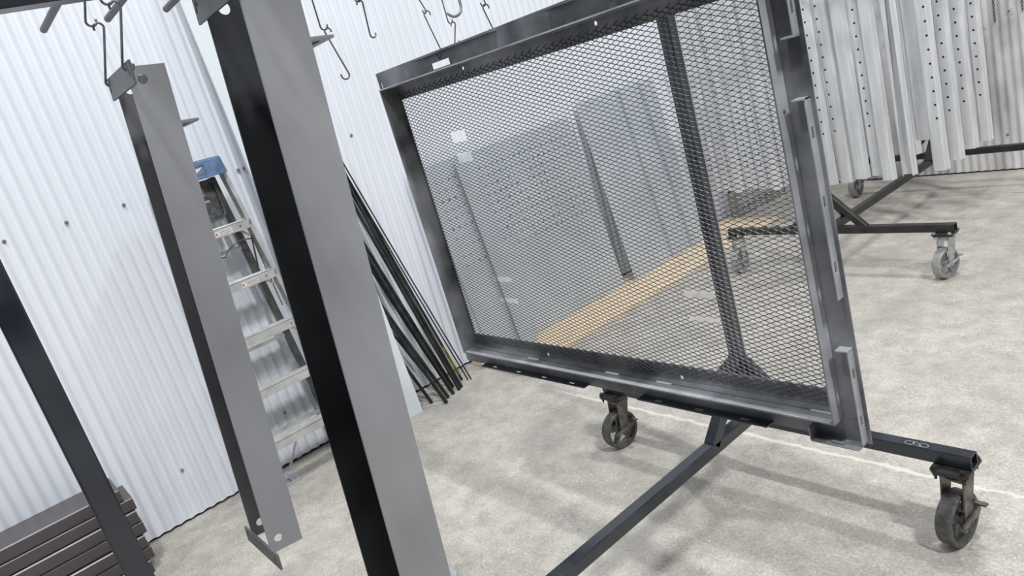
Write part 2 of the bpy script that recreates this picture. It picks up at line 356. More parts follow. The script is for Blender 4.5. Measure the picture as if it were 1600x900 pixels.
# ================================================================ ROLLING RACKS
TW = .046
def rolling_rack(cx, hw, y0, y1, mat, label, dark, pegs, heads, right_hw=None):
    r = root('rolling_rack', (cx, (y0+y1)/2, 0), label, 'rack')
    zt = .31; zc = zt-TW/2; rh = right_hw or hw
    P = []
    for y in (y0, y1):
        P.append(MB().tube((cx-hw, y, zc), (cx+rh, y, zc), TW, TW).build('base_beam', mat))
        P.append(MB().tube((cx, y, zt), (cx, y, 2.075), TW, TW, up=(0, 1, 0), hollow=False).build('post', mat))
        for s_ in (-1, 1):
            P.append(MB().tube((cx+s_*.235, y, zt-.012), (cx+s_*.012, y, zt+.215), TW*.98, TW*.8, up=(0, 1, 0), hollow=False).build('brace', mat))
    s1 = 1 if y1 > y0 else -1
    P.append(MB().tube((cx, y0+s1*TW/2, zc), (cx, y1-s1*TW/2, zc), TW, TW, hollow=False).build('spine', mat))
    P.append(MB().tube((cx, y1-s1*.245, zt-.012), (cx, y1-s1*.012, zt+.215), TW, TW*.85, up=(0, 0, 1), hollow=False).build('brace', mat))
    P.append(MB().tube((cx, y0+s1*.245, zt-.012), (cx, y0+s1*.012, zt+.215), TW, TW*.85, up=(0, 0, 1), hollow=False).build('brace', mat))
    P.append(MB().tube((cx, y0-.25, 2.075+TW/2), (cx, y1+.08, 2.075+TW/2), TW, TW).build('top_beam', mat))
    for y, xa, xb in pegs:
        m = MB(); m.cyl((xa, y, 2.098), (xb, y, 2.098), .0078, 14); P.append(m.build('peg', M['peg'], smooth=40))
    adopt(r, *P)
    for i, (x, y) in enumerate(((cx-hw+.055, y0), (cx+rh-.055, y0), (cx-hw+.055, y1), (cx+rh-.055, y1))):
        caster(r, (x, y), zt-TW, heads[i], dark)
    return r
CX = -1.62
pegs = [(.366+.1355*k, -1.95, -1.0 if k < 2 else -1.3) for k in range(11)]
pegs[8] = (1.45, -2.12, -1.1)
rack = rolling_rack(CX, .765, .06, 2.045, M['rack'], 'black square-tube rolling rack with black casters, carrying the mesh frame and both channels', True, pegs, (.3, -.2, -.12, -.10))
# chalk scribble on the base beam
m = MB()
for dx, ph in ((0, 0), (.022, .8), (.042, .2)):
    m.sweep([(-1.035+dx+.014*math.cos(a+ph), 2.040+.010*math.sin(a*1.0), .3105) for a in (k*.45 for k in range(15))], .0011, 5)
adopt(rack, m.build('chalk_scribble', M['chalk']))
FX = -2.43
pegs2 = [(4.45+.14*k, FX-.75, FX+.75) for k in range(9)]
rack2 = rolling_rack(FX, .73, 4.19, 5.90, M['rack_far'], 'brown-black rolling rack with zinc casters near the back wall, hung with galvanised strips', False, pegs2, (.1, -.25, .0, .0))

# ================================================================ HOOKS
def s_hook(a, b, ra, rb, ang_a, ang_b, r=.0026, mat='wire', oa=200, ob=200, sweep_n=10):
    """S hook: ring centre a (top loop), b (bottom loop); ang = horizontal direction the loop opens to"""
    a, b = Vector(a), Vector(b)
    da, db = Vector((math.cos(ang_a), math.sin(ang_a), 0)), Vector((math.cos(ang_b), math.sin(ang_b), 0))
    pts = []
    # top loop: starts at tip, over the top, comes down the shank side (opposite da)
    for k in range(sweep_n+1):
        t = math.radians(-20 + (oa)*k/sweep_n); pts.append(a + da*ra*math.cos(t) + Vector((0, 0, ra*math.sin(t))))
    for k in range(sweep_n+1):
        t = math.radians(180 - (180-180) + (ob)*k/sweep_n); pts.append(b + db*rb*math.cos(t) + Vector((0, 0, rb*math.sin(t))))
    # smooth the shank with a few in-between points
    i = sweep_n; p, q = pts[i], pts[i+1]
    mid = [p.lerp(q, s_*s_*(3-2*s_)) for s_ in (.15, .35, .5, .65, .85)]
    mid = [p + (q-p)*s_ for s_ in (.12, .3, .5, .7, .88)]
    pts = pts[:i+1] + mid + pts[i+1:]
    m = MB(); m.sweep(pts, r, 8)
    return m.build('hook', M[mat], smooth=True)
HG = 'wire S-hooks hanging from the rack pegs'
def hook_pair(x, y, zmid, zbot, zpeg, label1, label2, xb=None, yb=None, angs=(0, PI, PI/2, -PI/2), rr=.010):
    """two linked hooks: upper from the peg to zmid, lower from zmid to zbot"""
    h1 = s_hook((x, y, zpeg), (x, y, zmid), .0115, rr, angs[0]+PI/2, angs[1]+PI/2, ob=190)
    top(h1, label1, 'hook', HG)
    h2 = s_hook((x, y, zmid-.006), (xb if xb is not None else x, yb if yb is not None else y, zbot), rr, .010, angs[2]+.6, angs[3]+.6, ob=190)
    top(h2, label2, 'hook', HG)
U_, D_ = PI/2, -PI/2       # +Y and -Y
def hk(a, b, ta, tb, label, ra=.0085, rb=.0085, r=.0021, **kw):
    if a[2] < 2.09: a = (a[0], a[1], a[2]-.005)
    top(s_hook(a, b, ra, rb, ta, tb, r=r, **kw), label, 'hook', HG)
PZ = 2.098
for x, y0, side in ((-1.475, .366, 'left'), (-1.330, .366, 'right')):
    hk((x, y0, PZ), (x, .352, 2.007), D_, U_, 'upper wire hook linked above the %s hook of the narrower channel' % side, ra=.0105)
    hk((x, .360, 1.999), (x-.001, .344, 1.904), D_, U_, 'lower wire hook in the %s slot of the narrower channel end plate' % side)
for x, side in ((-1.330, 'left'), (-1.140, 'right')):
    hk((x, .5015, PZ), (x, .500, 2.050), D_, U_, 'upper wire hook linked above the %s hook of the large channel' % side, ra=.0105)
    hk((x, .504, 2.042), (x, .492, 1.978), D_, U_, 'lower wire hook in the %s slot of the large channel end plate' % side)
hk((-1.745, .908, PZ), (-1.722, .908, 1.957), D_+.5, 1.2, 'straight wire hook right of the large channel, holding a long empty hook', ra=.0105)
hk((-1.720, .913, 1.948), (-1.704, .912, 1.835), U_, D_, 'long empty hook dangling lowest, just behind the tab of the large channel', rb=.011)
hk((-1.752, 1.0435, PZ), (-1.752, 1.040, 2.010), D_, U_, 'upper wire hook cut by the photo edge, over the single empty hook', ra=.0105)
hk((-1.752, 1.042, 2.002), (-1.750, 1.050, 1.918), D_, U_, 'empty wire hook between the large channel and the mesh frame hooks')
h = s_hook((-1.750, 1.335, PZ), (-1.735, 1.312, 1.943), .016, .028, D_, D_, r=.0040, mat='wire_grey', ob=150); top(h, 'thick grey round hook, much fatter than the wire hooks beside it', 'hook')
FY = 1.45
hk((-2.10, 1.45, PZ), (-2.064, 1.447, 1.989), U_, D_+.3, 'upper wire hook over the left end of the mesh frame', ra=.0105)
hk((-2.062, 1.452, 1.981), (-2.050, 1.447, 1.846), U_, D_, 'lower hook whose tip shows in the cut-out of the mesh frame', ra=.012, rb=.012)
hk((-1.975, 1.45, PZ), (-1.953, 1.452, 1.931), D_, U_, 'upper wire hook, middle one of three over the mesh frame', ra=.0105)
hk((-1.952, 1.458, 1.922), (-1.950, 1.452, 1.865), D_, U_, 'short lower hook behind the frame top, middle one of three')
hk((-1.80, 1.45, PZ), (-1.772, 1.449, 1.938), U_, D_, 'upper wire hook, right one of three over the mesh frame', ra=.0105)
hk((-1.772, 1.455, 1.929), (-1.771, 1.452, 1.862), U_, D_+.2, 'lower hook behind the frame top, right one of three', ra=.011)

# ================================================================ HANGING CHANNELS
def channel(name, xn, xf, yf, ztop, L, fl, tilt, plate_x, plate_h, label, hole_r, tab_z, bottom_plate=True, tab=.035, inner=None):
    """U channel, open to -Y. built hanging straight from its top corner, then tilted about X"""
    r = root(name, (xn, yf, ztop), label, 'steel channel')
    t = .004; Z0 = -L
    T = Matrix.Rotation(-tilt, 4, 'X')
    def yz(x): return T @ YZ(x)
    web = -(xn-xf)
    holes_n = [circ(fl*.34, -.022, hole_r, 18), circ(fl*.32, Z0+.024, hole_r, 18)]
    m = MB(); m.plate(rect(0, fl, Z0, 0), holes_n, t, yz(-t))
    P = [m.build('flange', M['beam'])]
    m = MB(); m.plate(rect(0, fl, Z0, 0), [circ(fl*.34, -.022, hole_r, 18), circ(fl*.34, Z0+.024, hole_r, 18)], t, yz(web))
    P.append(m.build('flange', inner)); P[-1]['label'] = 'dark far flange'
    m = MB(); m.plate(rect(web+t, -t-.0003, Z0, 0), [], t, T @ XZ(fl-t)); P.append(m.build('web', inner))  # far flange and web take a darker steel tone than the near flange
    px0, px1 = plate_x[0]-xn, plate_x[1]-xn
    sl = [slot(px0+.010, -plate_h*.45, .006, .0028, vert=True), slot(px1-.012, -plate_h*.45, .006, .0028, vert=True)]
    m = MB(); m.plate(rect(px0, px1, -plate_h+.001, .003), sl, .004, T @ XZ(-.0045)); P.append(m.build('end_plate', M['end_plate'], bevel=.0006))
    if bottom_plate:
        m = MB(); cc = .010
        m.plate([(px0, Z0-.014), (px1, Z0-.014), (px1, Z0+plate_h-.018), (px0+.0, Z0+plate_h-.018)], [slot(px0+.012, Z0+.004, .006, .0028, vert=True), slot(px1-.014, Z0+.004, .006, .0028, vert=True)], .004, T @ XZ(-.0045))
        P.append(m.build('end_plate', M['end_plate'], bevel=.0006))
    for z_ in (tab_z,):
        m = MB(); m.plate([(web+.01, fl), (0, fl), (0, fl+tab), (web+.01, fl+tab)], [slot(-.045, fl+tab*.5, .04, .006)], .005, T @ XY(z_)); P.append(m.build('tab', M['beam'], bevel=.0006))
    for o in P: o.parent = r
    return r
channel('hanging_channel', -1.350, -1.456, .344, 1.906, .899, .062, math.atan(.100), (-1.481, -1.303), .036,
        'narrower grey steel channel with round holes and slotted end plates, hanging before the ladder', .0082, -.100, tab=.030, inner=M['inner_grey'])
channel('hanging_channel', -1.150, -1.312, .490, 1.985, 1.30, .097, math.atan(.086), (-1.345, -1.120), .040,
        'large grey steel channel with black inside, crossing the foreground from top to bottom', .011, -.115, tab=.042, inner=M['inner_black'])

# ================================================================ FRAMED MESH PANEL
def mesh_frame():
    XL, XR, ZB, ZT = -2.412, -.879, .757, 1.803
    Y0, Y1, Y2 = 1.400, 1.442, 1.475; E = .060; IN = .054; t = .004
    r = root('framed_mesh_panel', ((XL+XR)/2, 1.42, ZB-E), 'large dark steel frame filled with diamond mesh, hanging in the middle of the photo', 'mesh panel')
    # top rail
    m = MB(); m.plate(rect(XL, XR, Y0, Y2), [slot(x, Y2-.004, .05, .0012) for x in (-1.72, -1.52, -1.30)], t, XY(ZT-t))
    m.plate(rect(XL-E, XR+E, ZT+.0003, ZT+E), [rect(-2.108, -2.004, ZT+.006, ZT+.026), slot(XL-.042, ZT+.014, .014, .005, vert=True)], t, XZ(Y1))
    m.plate(rect(XL+t, XR-.0003, ZT-IN, ZT-t-.0003), [circ(x, ZT-.017, .0062, 14) for x in (-1.985, -1.384)], t, XZ(Y2-t))
    tr = m.build('top_rail', M['frame'], bevel=.0006)
    m = MB(); m.plate(rect(XL, XR, Y0, Y2), [slot(x, Y1-.006, .008, .0024) for x in (-2.20, -1.66, -1.18)], t, XY(ZB))
    m.plate(rect(XL-E, XR+E, ZB-E, ZB-.0003), [], t, XZ(Y1))
    m.plate(rect(XL+t, XR-.0003, ZB+t+.0003, ZB+IN), [circ(x, ZB+.015, .0062, 14) for x in (-1.972, -1.377)], t, XZ(Y2-t))
    br = m.build('bottom_rail', M['frame'], bevel=.0006)
    m = MB(); m.plate(rect(Y0+.0002, Y2, ZB+t+.0003, ZT-t-.0003), [circ(Y0+.03, z, .004, 8) for z in (1.12,)], t, YZ(XL))
    m.plate(rect(XL-E, XL-.0003, ZB+.0003, ZT-.0003), [], t, XZ(Y1))
    m.plate(rect(XL+t+.001, XL+t+.008, ZB+IN+.0005, ZT-IN-.0005), [], t, XZ(Y2-t))
    lr = m.build('side_rail', M['frame'], bevel=.0006)
    m = MB(); m.plate(rect(Y0+.0002, Y2, ZB+t+.0003, ZT-t-.0003), [slot(Y0+.022, ZT-.31, .004, .005, vert=True)], t, YZ(XR-t))
    m.plate(rect(XR+.0003, XR+E, ZB+.0003, ZT-.0003), [], t, XZ(Y1))
    m.plate(rect(XR-t-.030, XR-t-.0003, ZB+IN+.0005, ZT-IN-.0005), [], t, XZ(Y2-t))
    rr_ = m.build('side_rail', M['frame'], bevel=.0006)
    adopt(r, tr, br, lr, rr_)
    # outer face of the right rail: light falling on it put into a paler colour
    m = MB(); m.plate(rect(Y0, Y1-.001, ZB-.0, ZT), [slot(Y0+.022, ZT-.31, .004, .005, vert=True)], .0012, YZ(XR+.0002)); o = m.build('pale_strip', M['frame_web']); adopt(r, o); o['label'] = 'side face of the frame, light on it put into a paler colour'
    m = MB(); m.plate(rect(XL+.01, XR-.01, Y0, Y0+.016), [], .0012, XY(ZB+t)); o = m.build('pale_strip', M['frame_web']); adopt(r, o); o['label'] = 'lighter front band of the bottom ledge'
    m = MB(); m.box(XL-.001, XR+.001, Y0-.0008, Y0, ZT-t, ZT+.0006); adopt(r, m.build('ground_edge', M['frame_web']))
    # welds on the bottom ledge
    for x in (-2.02, -1.63, -1.42, -.93):
        m = MB(); m.sweep([(x-.028+.0045*k, Y1-.003+.001*(k % 2), ZB+t+.001) for k in range(13)], .0042, 6)
        o = m.build('weld', M['frame_web'], smooth=True); adopt(r, o)
    m = MB(); m.box(XL+.012, XR-.05, Y1+.001, Y1+.0026, ZB+t, ZB+t+.0006); adopt(r, m.build('seam', M['foam']))
    # slotted angle brackets
    def br_v(z0, z1, tabs):
        x = XR+E-.012; m = MB()
        n = max(2, int((z1-z0)/.13)); sl = [slot(Y1-.012, z0+(z1-z0)*(k+.5)/n, .020, .0042, vert=True) for k in range(n)]
        m.plate(rect(Y1-.022, Y1, z0, z1), sl, .0035, YZ(x))
        m.plate(rect(x-.028, x, z0+.02, z1-.02), [], .0035, XZ(Y1-.0036)) if False else None
        for zt_ in tabs:
            m.box(x-.026, x+.0035, Y1-.024, Y1, zt_-.002, zt_+.002)
        o = m.build('slotted_bracket', M['bracket'], bevel=.0006); adopt(r, o)
    br_v(1.640, 1.86, [1.640]); br_v(1.070, 1.516, [1.514]); br_v(.705, .945, [.945])
    def br_h(x0, x1, top_):
        z = ZT+E-.010 if top_ else ZB-E+.006; m = MB()
        n = max(2, int((x1-x0)/.13)); sl = [slot(x0+(x1-x0)*(k+.5)/n, Y1-.018, .020, .0042) for k in range(n)]
        m.plate(rect(x0, x1, Y1-.032, Y1), sl, .0035, XY(z))
        o = m.build('slotted_bracket', M['frame'] if top_ else M['rack'], bevel=.0006); adopt(r, o)
    br_h(-2.185, -1.74, True); br_h(-1.51, -1.05, True)
    br_h(-2.33, -1.752, False); br_h(-1.52, -1.074, False)
    # pan-shaped corner bracket
    m = MB(); x0, x1, z = -.951, -.832, ZB-E+.002
    m.box(x0, x1, Y1-.036, Y1, z-.0035, z); m.box(x0-.002, x0+.002, Y1-.036, Y1, z, z+.036); m.box(x0+.05, x0+.08, Y1-.030, Y1-.022, z, z+.006)
    adopt(r, m.build('corner_bracket', M['frame'], bevel=.001))
    # expanded metal: individual strands with bonds; a few diamonds were cut out
    LW, SW = .0337, .0127
    gaps = [(-2.089, -2.0, 1.565, 1.600), (-2.092, -2.0, 1.495, 1.527), (-2.086, -1.985, 1.064, 1.082), (-2.086, -1.992, .988, 1.004), (-1.255, -1.165, 1.055, 1.072), (-1.255, -1.165, .984, 1.000)]
    gaps = [(a*1.0313, b*1.0313, 1.72-(1.72-c)*1.0313, 1.72-(1.72-d)*1.0313) for a, b, c, d in gaps]
    xa, xb, za, zb = XL+.005, XR-.010, ZB+.022, ZT-.026
    m = MB(); bm = m.bm
    def strand(x0, z0, x1, z1):
        mx, mz = (x0+x1)/2, (z0+z1)/2
        for g in gaps:
            if g[0] < mx < g[1] and g[2] < mz < g[3]: return
        hw, y0, y1 = .00085, Y2-.0072, Y2-.0050
        k = .30   # bond part
        v = []
        pts = [(x0, z0), (x0+(x1-x0)*.10, z0+(z1-z0)*.04), (x0+(x1-x0)*.90, z0+(z1-z0)*.96), (x1, z1)]
        ring = []
        for (x, z) in pts:
            ring.append([bm.verts.new(p) for p in ((x, y0, z+hw*.8), (x, y1, z+hw*1.2), (x, y1, z-hw*.8), (x, y0, z-hw*1.2))])
        for a, b in zip(ring, ring[1:]):
            for i in range(4): bm.faces.new((a[i], a[(i+1) % 4], b[(i+1) % 4], b[i]))
    ni = int((xb-xa)/(LW/2)); nj = int((zb-za)/(SW/2))
    for i in range(ni):
        for j in range(nj):
            if (i+j) % 2: continue
            x0 = xa+i*LW/2; z0 = za+j*SW/2
            strand(x0, z0, x0+LW/2, z0+SW/2)
            if j > 0: strand(x0, z0, x0+LW/2, z0-SW/2)
    o = m.build('diamond_mesh', M['mesh']); adopt(r, o)
    return r
mesh_frame()

# ================================================================ LADDER
def ladder():
    r = root('step_ladder', (-3.86, 1.06, 0), 'aluminium step ladder with a blue top cap and grey tray, leaning by the white wall', 'ladder')
    def yr(z): return 1.209+.098*(1.675-z)
    def yl(z): return .925-.098*(1.675-z)
    def xf(z): return -3.80+.045*(1.675-z)-.01
    P = []
    for f, s_ in ((yr, 1), (yl, -1)):
        m = MB()   # C-section rail: outer web + two flanges
        for z0, z1 in ((0.02, 1.68),):
            a0, a1 = xf(z0), xf(z1)
            def q(dx0, dx1, dy0, dy1):
                m.loft([[(a0+dx0, f(z0)+s_*dy0, z0), (a0+dx1, f(z0)+s_*dy0, z0), (a0+dx1, f(z0)+s_*dy1, z0), (a0+dx0, f(z0)+s_*dy1, z0)],
                        [(a1+dx0, f(z1)+s_*dy0, z1), (a1+dx1, f(z1)+s_*dy0, z1), (a1+dx1, f(z1)+s_*dy1, z1), (a1+dx0, f(z1)+s_*dy1, z1)]])
            q(-.060, 0, 0, .003); q(-.003, 0, .0, .022); q(-.060, -.057, .0, .022)
        P.append(m.build('front_rail', M['alu'], bevel=.0005))
    for z in (1.417, 1.137, .857, .575, .290):
        m = MB(); x1 = xf(z)+.004; x0 = x1-.075; ya, yb = yl(z)-.002, yr(z)+.004
        m.box(x0, x1, ya, yb, z-.003, z); m.box(x1-.003, x1, ya, yb, z-.045, z); m.box(x0, x0+.003, ya, yb, z-.03, z)
        for k in range(6): m.box(x0+.008+.011*k, x0+.011+.011*k, ya, yb, z, z+.0018)
        st = m.build('step', M['alu'], bevel=.0008)
        P.append(st)
        m = MB()
        for yy in (yb-.045, yb+.008): 
            m.cyl((x1, yy if yy < yb else yy, z-.022), (x1+.003, yy, z-.022), .0055, 10)
        m.cyl((x1, yb+.010, z-.008), (x1+.003, yb+.010, z-.008), .0045, 10)
        rv = m.build('rivet', M['screw'], smooth=40); P.append(rv)
        # diagonal brace under the step
        m = MB(); m.tube((x1-.035, yb-.005, z-.085), (x1-.035, yb-.085, z-.006), .012, .003, .0008, up=(1, 0, 0), hollow=False)
        P.append(m.build('step_brace', M['alu'])); m = MB(); m.tube((x1-.035, ya+.005, z-.085), (x1-.035, ya+.085, z-.006), .012, .003, .0008, up=(1, 0, 0), hollow=False)
        P.append(m.build('step_brace', M['alu']))
    for z, dark_ in ((1.417, 1), (1.137, 1)):
        x1 = xf(z)+.0042
        m = MB(); m.box(x1, x1+.0012, yr(z)-.175, yr(z)-.085, z-.038, z-.012); s1 = m.build('sticker', M['sticker']); P.append(s1)
        m = MB(); m.box(x1+.0012, x1+.0016, yr(z)-.172, yr(z)-.162, z-.030, z-.020); P.append(m.build('sticker_dot', M['red']))
        m = MB()
        for k in range(7):
            y_ = yr(z)-.148+.0085*k; m.box(x1+.0012, x1+.0016, y_, y_+.005, z-.022-.003*(k % 2), z-.017); m.box(x1+.0012, x1+.0016, y_, y_+.006, z-.032, z-.028)
        P.append(m.build('sticker_print', M['ink']))
    # rear legs
    for f, s_ in ((yr, 1), (yl, -1)):
        m = MB(); m.tube((-4.00, f(.02)-s_*.03, .0), (-3.90, f(1.66)-s_*.035, 1.66), .050, .030, .002, up=(0, 1, 0), hollow=False)
        P.append(m.build('rear_rail', M['alu_dark'], bevel=.0005))
    for z in (1.28, .75, .25):
        m = MB(); xx = -4.0+.10*z/1.66; m.box(xx-.006, xx+.006, yl(z)+.02, yr(z)-.02, z-.010, z+.010); P.append(m.build('rear_bar', M['alu']))
    m = MB(); m.tube((-3.99, 1.010, .01), (-3.86, 1.10, .25), .014, .004, .001, up=(1, 0, 0), hollow=False); P.append(m.build('rear_brace', M['alu']))
    # spreader arms + wire
    m = MB(); m.tube((xf(1.30)-.02, yr(1.3)-.012, 1.33), (-3.935, yr(1.05)-.045, 1.02), .018, .003, .0008, up=(0, 1, 0), hollow=False)
    m.tube((xf(1.30)-.02, yr(1.3)-.012, 1.33), (xf(1)-.05, yr(.95)-.02, .93), .012, .003, .0008, up=(0, 1, 0), hollow=False); P.append(m.build('spreader', M['alu_dark']))
    m = MB(); m.sweep([(-3.82, .95, 1.29), (-3.82, 1.075, 1.27), (-3.82, 1.10, 1.30), (-3.82, 1.17, 1.325), (-3.82, 1.235, 1.315)], .0035, 6); P.append(m.build('hook_wire', M['tray'], smooth=True))
    # cap
    m = MB(); zt = 1.755; x0, x1, ya, yb = -3.955, -3.760, .90, 1.222
    rings = []
    for z, g in ((zt-.088, .004), (zt-.006, -.004), (zt, -.012)):
        rings.append([(x0-g, ya-g, z), (x1+g-.02, ya-g, z), (x1+g, ya-g+.02, z), (x1+g, yb+g-.012, z), (x1+g-.012, yb+g, z), (x0-g, yb+g, z)])
    m.loft(rings)
    cap = m.build('top_cap', M['blue'], bevel=.003); P.append(cap)
    m = MB(); m.box(x0+.03, x1-.04, ya+.03, yb-.04, zt-.001, zt+.0015); m.cyl((x0+.1, 1.13, zt+.001), (x0+.1, 1.13, zt+.0025), .018, 16); P.append(m.build('cap_tray', M['tray']))
    # badge on the cap: recessed rectangle with a pale lens-shaped mark
    m = MB(); m.plate(rect(.985, 1.125, zt-.066, zt-.018), [rect(.989, 1.121, zt-.062, zt-.022)], .002, YZ(x1+.0015)); P.append(m.build('badge_border', M['blue']))
    m = MB(); lens = [(1.000, zt-.047), (1.03, zt-.057), (1.075, zt-.057), (1.098, zt-.044), (1.112, zt-.032), (1.09, zt-.035), (1.06, zt-.034), (1.025, zt-.036)]
    m.plate(lens, [], .0016, YZ(x1+.002)); P.append(m.build('badge_mark', M['sticker']))
    m = MB(); m.plate([(1.035, zt-.052), (1.052, zt-.052), (1.064, zt-.040), (1.047, zt-.040)], [], .001, YZ(x1+.0036)); P.append(m.build('badge_dot', M['blue']))
    # folded pail tray
    m = MB(); T = Matrix.Translation((-3.852, 0, 0)) @ Matrix.Rotation(-.05, 4, 'Y')
    ya, yb = .955, 1.165
    def rr2(y0, y1, z0, z1, c): return [(y0+c, z0), (y1-c, z0), (y1, z0+c), (y1, z1-c), (y1-c, z1), (y0+c, z1), (y0, z1-c), (y0, z0+c)]
    T2 = Matrix(((0, 0, 1, -3.865), (1, 0, 0, 0), (0, 1, 0, 0), (0, 0, 0, 1)))
    m.plate(rr2(ya, yb, 1.455, 1.655, .022), [slot(1.105, 1.555, .014, .006), slot(1.0, 1.52, .02, .006)], .006, T2)
    m.plate(rr2(ya-.004, yb+.004, 1.451, 1.659, .024), [rr2(ya+.006, yb-.006, 1.461, 1.649, .018)], .020, T2)
    P.append(m.build('tray', M['tray'], bevel=.002))
    m = MB(); 
    for k in range(-3, 4):
        m.box(-3.859, -3.857, 1.085+.006*k-.001, 1.085+.006*k+.001, 1.585, 1.625); m.box(-3.859, -3.857, 1.062, 1.108, 1.605+.006*k-.001, 1.605+.006*k+.001)
    P.append(m.build('tray_grid', M['sticker']))
    m = MB()
    for f in (yr, yl): m.box(xf(0)-.062, xf(0)+.004, f(0)-.008, f(0)+.006 if f is yr else f(0)+.004, 0, .03)
    P.append(m.build('foot', M['tray']))
    adopt(r, *P); return r
ladder()

# ================================================================ LEANING WHITE PANEL, RODS, STACK
def lean_panel():
    m = MB(); y0, y1 = 1.385, 1.812; xb, xt, H = -3.795, -4.035, 3.0
    m.loft([[(xb, y0, 0), (xb, y1, 0), (xb-.018, y1, 0), (xb-.018, y0, 0)], [(xt, y0, H), (xt, y1, H), (xt-.018, y1, H), (xt-.018, y0, H)]])
    top(m.build('white_panel', M['white'], bevel=.0015), 'tall smooth white panel leaning on the white wall, mostly behind the large channel', 'panel')
lean_panel()
rods = [((-3.831, 1.902), (1.70, 1.02), .0105, 'y', 'black rod with a yellow mark, foot leftmost and nearest the white panel'),
        ((-3.990, 2.048), (1.68, 1.15), .0085, '', 'thin black rod with its foot at the wall, crossing behind the others'),
        ((-3.722, 1.941), (1.705, 1.30), .0125, '', 'thick black rod whose foot stands furthest out on the floor'),
        ((-3.772, 1.991), (1.735, 1.22), .0115, '', 'black rod just behind the one standing furthest out'),
        ((-3.785, 2.040), (1.835, 1.34), .0120, '', 'black rod in the middle of the leaning bundle'),
        ((-3.855, 2.066), (1.785, 1.44), .0120, '', 'black rod at the back of the middle of the bundle'),
        ((-3.793, 2.092), (1.90, 1.56), .0115, '', 'long black rod right of the bundle middle'),
        ((-3.812, 2.122), (1.925, 1.58), .0120, '', 'long black rod beside the yellow-marked one'),
        ((-3.905, 2.194), (1.960, 1.50), .0090, 'Y', 'black rod with a yellow lower end, right side of the bundle'),
        ((-3.855, 2.208), (1.935, 1.640), .0045, '', 'thin wire rod, left one of the rightmost pair'),
        ((-3.838, 2.222), (1.955, 1.64), .0045, '', 'thin wire rod, rightmost of the leaning bundle'),
        ((-3.875, 2.10), (1.84, 1.44), .0110, '', 'black rod hidden deepest in the leaning bundle')]
for (fx, fy), (ty, tz), rr, yel, lab in rods:
    a = Vector((fx, fy, .004)); b = Vector((WX+.0065+rr+.004, ty, tz)); m = MB()
    n = 8; bow = .012
    m.sweep([a.lerp(b, k/n) + Vector((bow*math.sin(PI*k/n)*-.4, 0, -bow*math.sin(PI*k/n))) for k in range(n+1)], rr, 10)
    o = m.build('leaning_rod', M['rod'], smooth=40); top(o, lab, 'rod', 'rods leaning on the white wall')
    if yel:
        m = MB(); p0, p1 = ((.03, .17) if yel == 'Y' else (.275, .30)); d = b-a
        bw = lambda t: a + d*t + Vector((bow*math.sin(PI*t)*-.4, 0, -bow*math.sin(PI*t)))
        m.sweep([bw(p0+(p1-p0)*k/6) for k in range(7)], rr+.0006, 10)
        c = m.build('yellow_mark', M['yellow'], smooth=40); c.data.transform(Matrix.Translation(-Vector(o.location))); c.parent = o
ends = [.205, .232, .226, .246, .240, .250, .236]
xo = [.004, .0, .006, -.004, .002, -.003, .0]
names = ['lowest', 'second from the bottom', 'third from the bottom', 'middle', 'third from the top', 'second from the top', 'topmost']
for k in range(7):
    z0 = .001+.0645*k; m = MB(); x1 = -3.765+xo[k]; e = ends[k] - (.022 if k == 6 else 0)
    m.tube((x1-.115, -1.6, z0+.0315), (x1-.115, e, z0+.0315), .23, .063, .006)
    o = m.build('steel_tube', M['stack'], bevel=.001); top(o, 'brown-black rectangular steel tube, %s of the seven-high stack at left' % names[k], 'steel tube', 'rectangular tubes stacked at the left')

# chalk squares on the slab
for (cx_, cy_, a_, w_), lab in (((-2.035, 1.345, .5, .020), 'larger white chalk square on the concrete beside the rack spine'), ((-2.075, 1.455, .3, .012), 'smaller white chalk square on the concrete beside the rack spine')):
    m = MB(); q = [(cx_+w_*math.cos(a_+PI/2*k), cy_+w_*math.sin(a_+PI/2*k), .0012) for k in range(5)]
    m.sweep(q, .0022, 5); top(m.build('chalk_mark', M['sticker']), lab, 'chalk mark', 'chalk marks on the floor')
# loose plates on the floor
def floor_plate(pts, slots, lab, z=.001, lift=0):
    m = MB(); m.plate(pts, slots, .005, XY(z)); o = m.build('steel_plate', M['plate'], bevel=.0008); top(o, lab, 'plate', 'slotted plates lying on the floor')
floor_plate([(-4.02, .965), (-3.985, 1.020), (-3.832, 1.020), (-3.846, .922), (-3.90, .905)], [slot(-3.955, .985, .03, .008), slot(-3.89, .963, .05, .009)], 'pale slotted steel plate lying on the floor at the foot of the ladder')
floor_plate([(-2.46, .955), (-2.44, 1.028), (-2.335, 1.028), (-2.31, 1.010), (-2.31, .955)], [slot(-2.39, .98, .05, .009)], 'pale steel plate on the floor at the bottom edge, right of the large channel')

